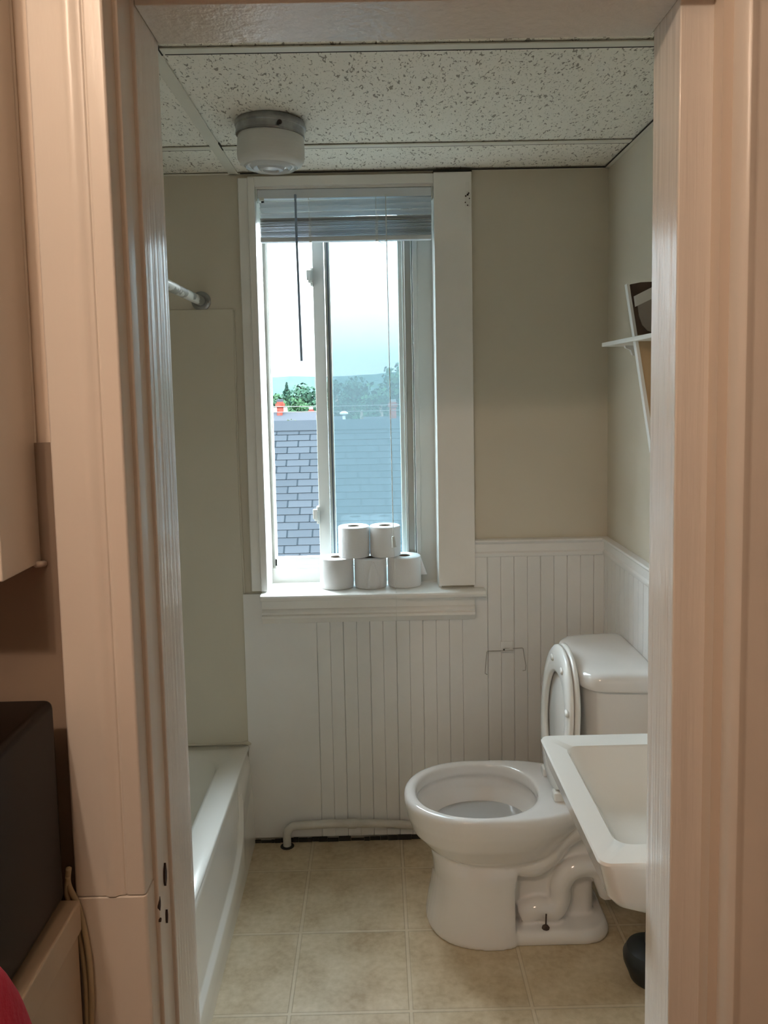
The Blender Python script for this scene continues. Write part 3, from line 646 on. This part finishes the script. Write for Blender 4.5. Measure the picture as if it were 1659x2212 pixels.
# left side: casing, stepped jamb
dl = MB()
struct(MB().ext([(-.3835, .975), (-.3835, .953), (-.380, .950), (-.345, .9495), (-.341, .947), (-.333, .947), (-.329, .950), (-.322, .9505), (-.321, .953), (-.3185, .9505), (-.299, .950), (-.2965, .953), (-.2965, 1.0), (-.36, 1.0), (-.36, .975)], 'Z', .94, 2.16).build('trim_door_casing_left', 'casing', bevel=.0015))
struct(MB().ext([(-.3845, .975), (-.3845, .953), (-.380, .9485), (-.299, .949), (-.2955, .953), (-.2955, 1.0), (-.36, 1.0), (-.36, .975)], 'Z', 0, .939).build('trim_door_plinth_left', 'casing', bevel=.0015))
struct(MB().ext([(-.34, .983), (-.2925, .983), (-.2905, .985), (-.2905, 1.006), (-.293, 1.02), (-.293, 1.046), (-.34, 1.046)], 'Z', 0, 2.12).build('trim_door_stop_left', 'casing', bevel=.001))
struct(MB().ext([(-.34, 1.044), (-.2895, 1.044), (-.2880, 1.046), (-.2885, 1.158), (-.2905, 1.161), (-.34, 1.161)], 'Z', 0, 2.12).build('door_jamb_left', 'jamb', bevel=.0008))
# right side
struct(MB().ext([(.46, 1.145), (.389, 1.145), (.3875, 1.143), (.3875, 1.050), (.389, 1.048), (.46, 1.048)], 'Z', 0, 2.12).build('door_jamb_right', 'jamb', bevel=.0008))
struct(MB().ext([(.52, 1.05), (.4435, 1.05), (.4435, 1.034), (.4445, 1.028), (.4425, 1.022), (.4435, 1.012), (.446, 1.006), (.4485, 1.0), (.455, .9965), (.463, .999), (.468, 1.002), (.56, 1.002), (.56, 1.05)], 'Z', 0, 2.16).build('trim_door_casing_right', 'casing', bevel=.0008))
# head
struct(MB().ext([(1.046, JZ), (1.161, JZ), (1.161, 2.12), (1.046, 2.12)], 'X', -.288, .388).build('door_head', 'jamb', bevel=.002))
struct(MB().ext([(.984, JZ+.010), (1.046, JZ+.010), (1.046, 2.12), (.984, 2.12)], 'X', -.29, .444).build('trim_door_head_stop', 'casing', bevel=.002))
hn = thing('door_hinge', 'small painted metal hinge knuckle at the top of the door casing', 'hinge', (.452, .99, 2.02))
MB().lathe([(.003, -.006), (.007, -.002), (.0075, .004), (.0075, .06)], (.452, .988, 2.018), 16).build('knuckle', 'chrome', hn, smooth='split')
# chipped wood on the left jamb
cw = MB()
for x_, y_, z_, h_, w_ in ((-.2898, 1.012, .927, .030, .006), (-.2912, .985, .905, .018, .004), (-.2905, .9835, .884, .005, .003), (-.2905, 1.014, .868, .018, .003)):
    cw.loft([[Vector((x_+.0014*s_, y_+w_*s2, z_+h_/2*s3)) for s2, s3 in ((0, -1), (.8, -.5), (1, .1), (.5, 1), (-.2, .4), (-.6, -.4))] for s_ in (-1, 1)])
struct(cw.build('trim_jamb_chip', 'chip'))

# ------------------------------------------------------------------ hall corner: counter, dark appliance, cable, red cloth
hc = thing('counter_cabinet', 'cream painted counter at the hall corner beneath the black appliance', 'counter', (-.6, .5, 0))
MB().box(-1.0, -.372, .05, .938, .905, .945).build('worktop', 'counter', hc, bevel=.003)
MB().box(-.98, -.376, .08, .935, 0, .905).build('body', 'counter', hc, bevel=.002)
mo = thing('microwave_oven', 'glossy black box-shaped appliance on the cream counter beside the door casing', 'microwave', (-.62, .8, .946))
MB().box(-.86, -.386, .70, .930, .952, 1.201).build('body', 'dkbox', mo, bevel=.010, seg=4)
MB().box(-.855, -.46, .692, .700, .957, 1.197).build('door', 'dkbox', mo, bevel=.003)
for x_ in (-.83, -.42):
    for y_ in (.73, .89): MB().lathe([(.010, -.006), (.010, .004)], (x_, y_, .952), 12).build('foot', 'black', mo)
cb = MB(); cb.tube(curve([(-.384, .937, .985), (-0.387, .941, .962), (-0.377, .943, .93), (-0.369, .943, .88), (-0.367, .943, .82), (-0.371, .943, .74), (-0.375, .943, .5)], 6), .0036, 8)
cb.tube(curve([(-.386, .937, .975), (-0.390, .942, .948), (-0.381, .943, .91), (-0.375, .943, .86), (-0.374, .943, .80), (-0.376, .943, .70), (-0.377, .943, .5)], 6), .0030, 8)
tag(cb.build('power_cable', 'ivory', smooth=True), 'cream cable hanging down behind the black appliance beside the casing', 'cable')
# red cloth: folds over the counter edge
rc = MB(); N1, N2 = 24, 40; rows = []
prof = curve([(-.72, 0, .950), (-.68, 0, 1.03), (-.56, 0, 1.11), (-.43, 0, 1.145), (-.345, 0, 1.140), (-.305, 0, 1.105), (-.285, 0, 1.04), (-.278, 0, .93), (-.290, 0, .80)], 5)
for i in range(N1):
    a = i/(N1-1); y_ = .42+.255*a; k_h = max(.2, 1-abs(2*a-1)**4*.8); row = []
    for j, p in enumerate(prof):
        x_ = -.66+(p.x+.64)*(.97+.03*k_h)+.005*math.sin(6*a+j*.21); z_ = .952+(p.z-.952)*k_h*1.2+.007*math.sin(9*a+.4*j) if p.z > 1 else p.z
        row.append(Vector((x_, y_+.006*math.sin(.5*j), max(z_, .952) if x_ < -.36 else z_)))
    rows.append(row)
N2 = len(rows[0])
vs = [[rc.bm.verts.new(p) for p in r_] for r_ in rows]
for A, B in zip(vs, vs[1:]):
    for j in range(N2-1): rc.bm.faces.new((A[j], A[j+1], B[j+1], B[j]))
ro = rc.build('red_cloth', 'red', smooth=True); sd = ro.modifiers.new('s', 'SOLIDIFY'); sd.thickness = .004
tag(ro, 'crumpled bright red cloth lying on the counter in front of the black appliance', 'cloth')

# ------------------------------------------------------------------ outside: the neighbouring roof
RS = Vector((0, 9.30, -.43)); RE = Vector((0, 11.2, 1.115)); SL = (RE-RS).normalized(); NN = Vector((0, -SL.z, SL.y))
hs = thing('neighbouring_house', 'house next door with a grey shingled roof below the window', 'house', (0, 12, -5))
sh = MB(); EXP = .122; nrow = 24; L_ = (RE-RS).length
for r_ in range(-6, int(L_/EXP)):
    base = RS+SL*(r_*EXP); x_ = -4.0+(r_ % 2)*.1525+random.uniform(-.02, .02)-.006*r_
    lift = NN*.008
    while x_ < 4.5:
        x2 = x_+.305; u0 = base+SL*random.uniform(-.002, .002)+NN*random.uniform(.009, .011)
        p = [Vector((x_+.008, 0, 0))+u0, Vector((x2-.008, 0, 0))+u0, Vector((x2-.008, 0, 0))+base+SL*(EXP+.02), Vector((x_+.008, 0, 0))+base+SL*(EXP+.02)]
        q_ = [v-NN*.008 for v in p[:2]]+[v-NN*.004 for v in p[2:]]
        sh.loft([q_, p])
        f_ = sh.face([Vector((x_-.009, 0, 0))+base+NN*.011-SL*.0, Vector((x_+.009, 0, 0))+base+NN*.011, Vector((x_+.009, 0, 0))+base+SL*EXP+NN*.003, Vector((x_-.009, 0, 0))+base+SL*EXP+NN*.003]); f_.material_index = 1; x_ = x2  # dark strip painting the shade in the slot between shingles
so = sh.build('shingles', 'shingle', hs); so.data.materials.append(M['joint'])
rr_ = MB(); A = RS-SL*1.0; A.x = -4; B = RE.copy(); B.x = -4
rr_.loft([[Vector((x_, A.y, A.z)), Vector((x_, A.y+3, A.z)), Vector((x_, 2*RE.y-RS.y+1.0, A.z)), Vector((x_, RE.y, RE.z))] for x_ in (-4.1, 4.6)])
rr_.build('roof_deck', 'hroof', hs)
rc_ = MB(); rc_.ext([(RE.y-.15, RE.z-.125), (RE.y-.155, RE.z-.100), (RE.y-.01, RE.z+.030), (RE.y+.01, RE.z+.030), (RE.y+.16, RE.z-.10)], 'X', -4.1, 4.6)
rc_.build('ridge_cap', 'shingle', hs)
MB().box(-3.8, 4.3, 9.4, 13, -5, -.9).build('wall', 'hwall', hs)
MB().tube([(-.46, 11.5, .9), (-.46, 11.5, 1.20)], .022, 10).lathe([(.03, 0), (.06, .02), (.06, .04), (.02, .06)], (-.46, 11.5, 1.19), 12).build('vent_pipe', 'vent', hs)
def up_px(px, py, Y):     # where a far landmark stands, measured along the line of sight
    d_ = RT*(px-PPX)-UP*(py-PPY)+FW*F_PX; p = d_*(Y/d_.y); return Vector((p.x, p.y, p.z+EYE))
def far_house(px, pyr, Y, w_, dep, roofm, label, group=None, chim=None):
    p = up_px(px, pyr, Y); t_ = thing('distant_house', label, 'house', (p.x, p.y, -5), group)
    MB().box(p.x-w_/2, p.x+w_/2, p.y-.01, p.y+dep, -5, p.z-1.6).build('wall', 'hwall', t_)
    MB().ext([(p.y-.6, p.z-1.7), (p.y+dep/2, p.z), (p.y+dep+.6, p.z-1.7)], 'X', p.x-w_/2-.4, p.x+w_/2+.4).build('roof', roofm, t_)
    if chim:
        cx, cyt, cw_, cap = chim; cp = up_px(cx, cyt, Y+dep/2)
        ch = MB(); ch.box(cp.x-cw_/2, cp.x+cw_/2, cp.y-.3, cp.y+.3, p.z-1, cp.z).box(cp.x-cw_/2-.06, cp.x+cw_/2+.06, cp.y-.36, cp.y+.36, cp.z-.25, cp.z-.08)
        co_ = ch.build('chimney', 'brick', t_)
        MB().box(cp.x-cw_/2, cp.x+cw_/2, cp.y-.3, cp.y+.3, cp.z, cp.z+.12).build('chimney_cap', cap, co_)
    return t_
far_house(596, 893, 36, 3.6, 5, 'hroof', 'distant grey roofed house with the tallest red brick chimney', None, (605, 868, .25, 'hroof'))
far_house(672, 903, 44, 2.6, 4, 'hroof', 'distant house with the small brick chimney beside the window stile', None, (672, 884, .20, 'hwall'))
far_house(862, 902, 38, 2.6, 4, 'hroof', 'distant house with the wide faded chimney under the tall trees', None, (848, 868, .33, 'hwall'))
for px, py, Y, w_ in ((560, 882, 54, 2.6),):
    far_house(px, py, Y, w_, 3, 'hwall', 'pale roofed house farthest toward the window frame beyond the brick chimneys')
random.seed(11)
def tree(px, pytop, Y, rad, mname, label, kind='round', group=None, n_=2600):
    p = up_px(px, pytop, Y); G = -6.0; t_ = thing('tree', label, 'tree', (p.x, p.y, G), group)
    MB().tube([(p.x, p.y, G), (p.x+.1, p.y, (G+p.z)/2), (p.x, p.y, p.z-rad*.6)], [.3, .22, .08], 8).build('trunk', 'bark', t_)
    m_ = MB(); hgt = (p.z-G)*.82
    blobs = []
    if kind == 'round':
        for i in range(26):
            a = random.uniform(0, 2*PI); hh = random.random(); rr = rad*math.sin(PI*min(.97, .12+hh*.86))**.7*random.uniform(.35, .8)
            blobs.append((Vector((p.x+rr*math.cos(a), p.y+rr*math.sin(a), p.z-hgt*(1-hh)-rad*.36)), rad*random.uniform(.22, .42)))
    for i in range(n_):
        if kind == 'round':
            c_, br = random.choice(blobs); d_ = Vector((random.gauss(0, 1), random.gauss(0, 1), random.gauss(0, 1))).normalized(); q_ = c_+d_*br*random.uniform(.75, 1.05)
        else:
            hh = random.random()**.7; a = random.uniform(0, 2*PI); rr = rad*hh*(.75+.25*math.sin(hh*40)); q_ = Vector((p.x+rr*math.cos(a), p.y+rr*math.sin(a), p.z-hgt*hh)); d_ = Vector((math.cos(a), math.sin(a), .4))
        s_ = rad*random.uniform(.035, .075); t1 = d_.orthogonal().normalized()*s_; t1.rotate(Matrix.Rotation(random.uniform(0, 6), 3, d_)); t2 = d_.cross(t1).normalized()*s_*.7+d_*s_*random.uniform(-.6, .6)
        m_.face([q_-t1, q_-t2*.9, q_+t1, q_+t2])
    m_.build('crown', mname, t_, keepn=True)
    return t_
tree(845, 781, 55, 3.0, 'leafA', 'tall light green tree rising highest behind the wide faded chimney')
tree(800, 812, 58, 2.4, 'leafA', 'rounded green tree in the middle of the tree line behind the screen')
tree(762, 806, 62, 2.4, 'leafB', 'green tree between the two rounded crowns of the tree line')
tree(725, 810, 60, 2.3, 'leafB', 'dark green tree right against the window stile in the tree line')
tree(880, 800, 60, 2.6, 'leafB', 'green tree at the outer end of the tree line by the frame')
tree(822, 835, 48, 1.8, 'leafB', 'lower dark tree in front of the tree line near the faded chimney')
tree(740, 845, 50, 1.9, 'leafB', 'lower dark tree in front of the tree line near the stile')
tree(780, 848, 52, 1.9, 'leafB', 'lower dark tree at the middle foot of the tree line')
tree(619, 826, 120, 2.8, 'leafC', 'dark pointed conifer before the wooded hill', 'cone')
tree(590, 842, 110, 4.2, 'leafA', 'broad pale tree beside the conifer nearest the window frame')
tree(650, 832, 112, 4.5, 'leafB', 'broad dark tree between conifer and window stile')
tree(690, 829, 112, 4.5, 'leafB', 'far tree mostly hidden behind the meeting stile')
tree(640, 850, 90, 3.2, 'leafA', 'lower green tree behind the tallest brick chimney')
tree(560, 842, 100, 4.0, 'leafB', 'far tree at the edge of the view nearest the curtain rod side')
tree(626, 889, 30, .75, 'leafD', 'bright yellow-green bush top between the two small chimneys', n_=900)
for px in (300, 1200):
    p = up_px(px, 862, 33); t_ = thing('utility_pole', 'wooden utility pole carrying the wires '+('beyond the tub wall' if px == 300 else 'beyond the sink wall'), 'pole', (p.x, p.y, -6))
    MB().tube([(p.x, p.y, -6), (p.x, p.y, p.z+.8)], .13, 10).build('pole', 'bark', t_)
    MB().box(p.x-.6, p.x+.6, p.y-.2, p.y-.1, p.z+.3, p.z+.42).build('crossarm', 'bark', t_)
# wooded hill and ground
hl = MB(); nx = 60; rows = []
for i in range(nx+1):
    x_ = -420+840*i/nx; h_ = 14+2.5*math.sin(x_*.012+1.2)+1.4*math.sin(x_*.05)+random.uniform(-.6, .6)
    rows.append([Vector((x_, 560, -8)), Vector((x_, 700, h_*.55)), Vector((x_, 800, h_)), Vector((x_, 1000, -8))])
vs = [[hl.bm.verts.new(p) for p in r_] for r_ in rows]
for A, B in zip(vs, vs[1:]):
    for j in range(3): hl.bm.faces.new((A[j], B[j], B[j+1], A[j+1]))
struct(hl.build('hill', 'forest', smooth=True))
struct(MB().box(-500, 500, 4, 1100, -6.2, -6).build('ground', 'ground'))
for k, (y1, y2) in enumerate(((873, 870), (885, 882))):
    a, b2 = up_px(300, y1+6, 33), up_px(1200, y2-8, 33); mid = (a+b2)/2-Vector((0, 0, .12))
    tag(MB().tube(curve([a, mid, b2], 10), .014, 6).build('utility_wire', 'hwall', smooth=True), ('upper' if k == 0 else 'lower')+' utility wire crossing in front of the far chimneys', 'wire')
# thin blue-white haze over the distant valley
hz = MB().box(-450, 450, 85, 1050, -5.9, 110).build('valley_haze', 'glass')
m = bpy.data.materials.new('haze'); m.use_nodes = True; n = m.node_tree.nodes; n.clear(); o_ = n.new('ShaderNodeOutputMaterial'); v_ = n.new('ShaderNodeVolumeScatter')
v_.inputs['Density'].default_value = .00004; v_.inputs['Color'].default_value = (.75, .9, 1, 1); m.node_tree.links.new(v_.outputs[0], o_.inputs['Volume'])
hz.data.materials[0] = m; tag(hz, 'thin blue haze lying over the distant wooded valley', 'haze', kind='stuff')
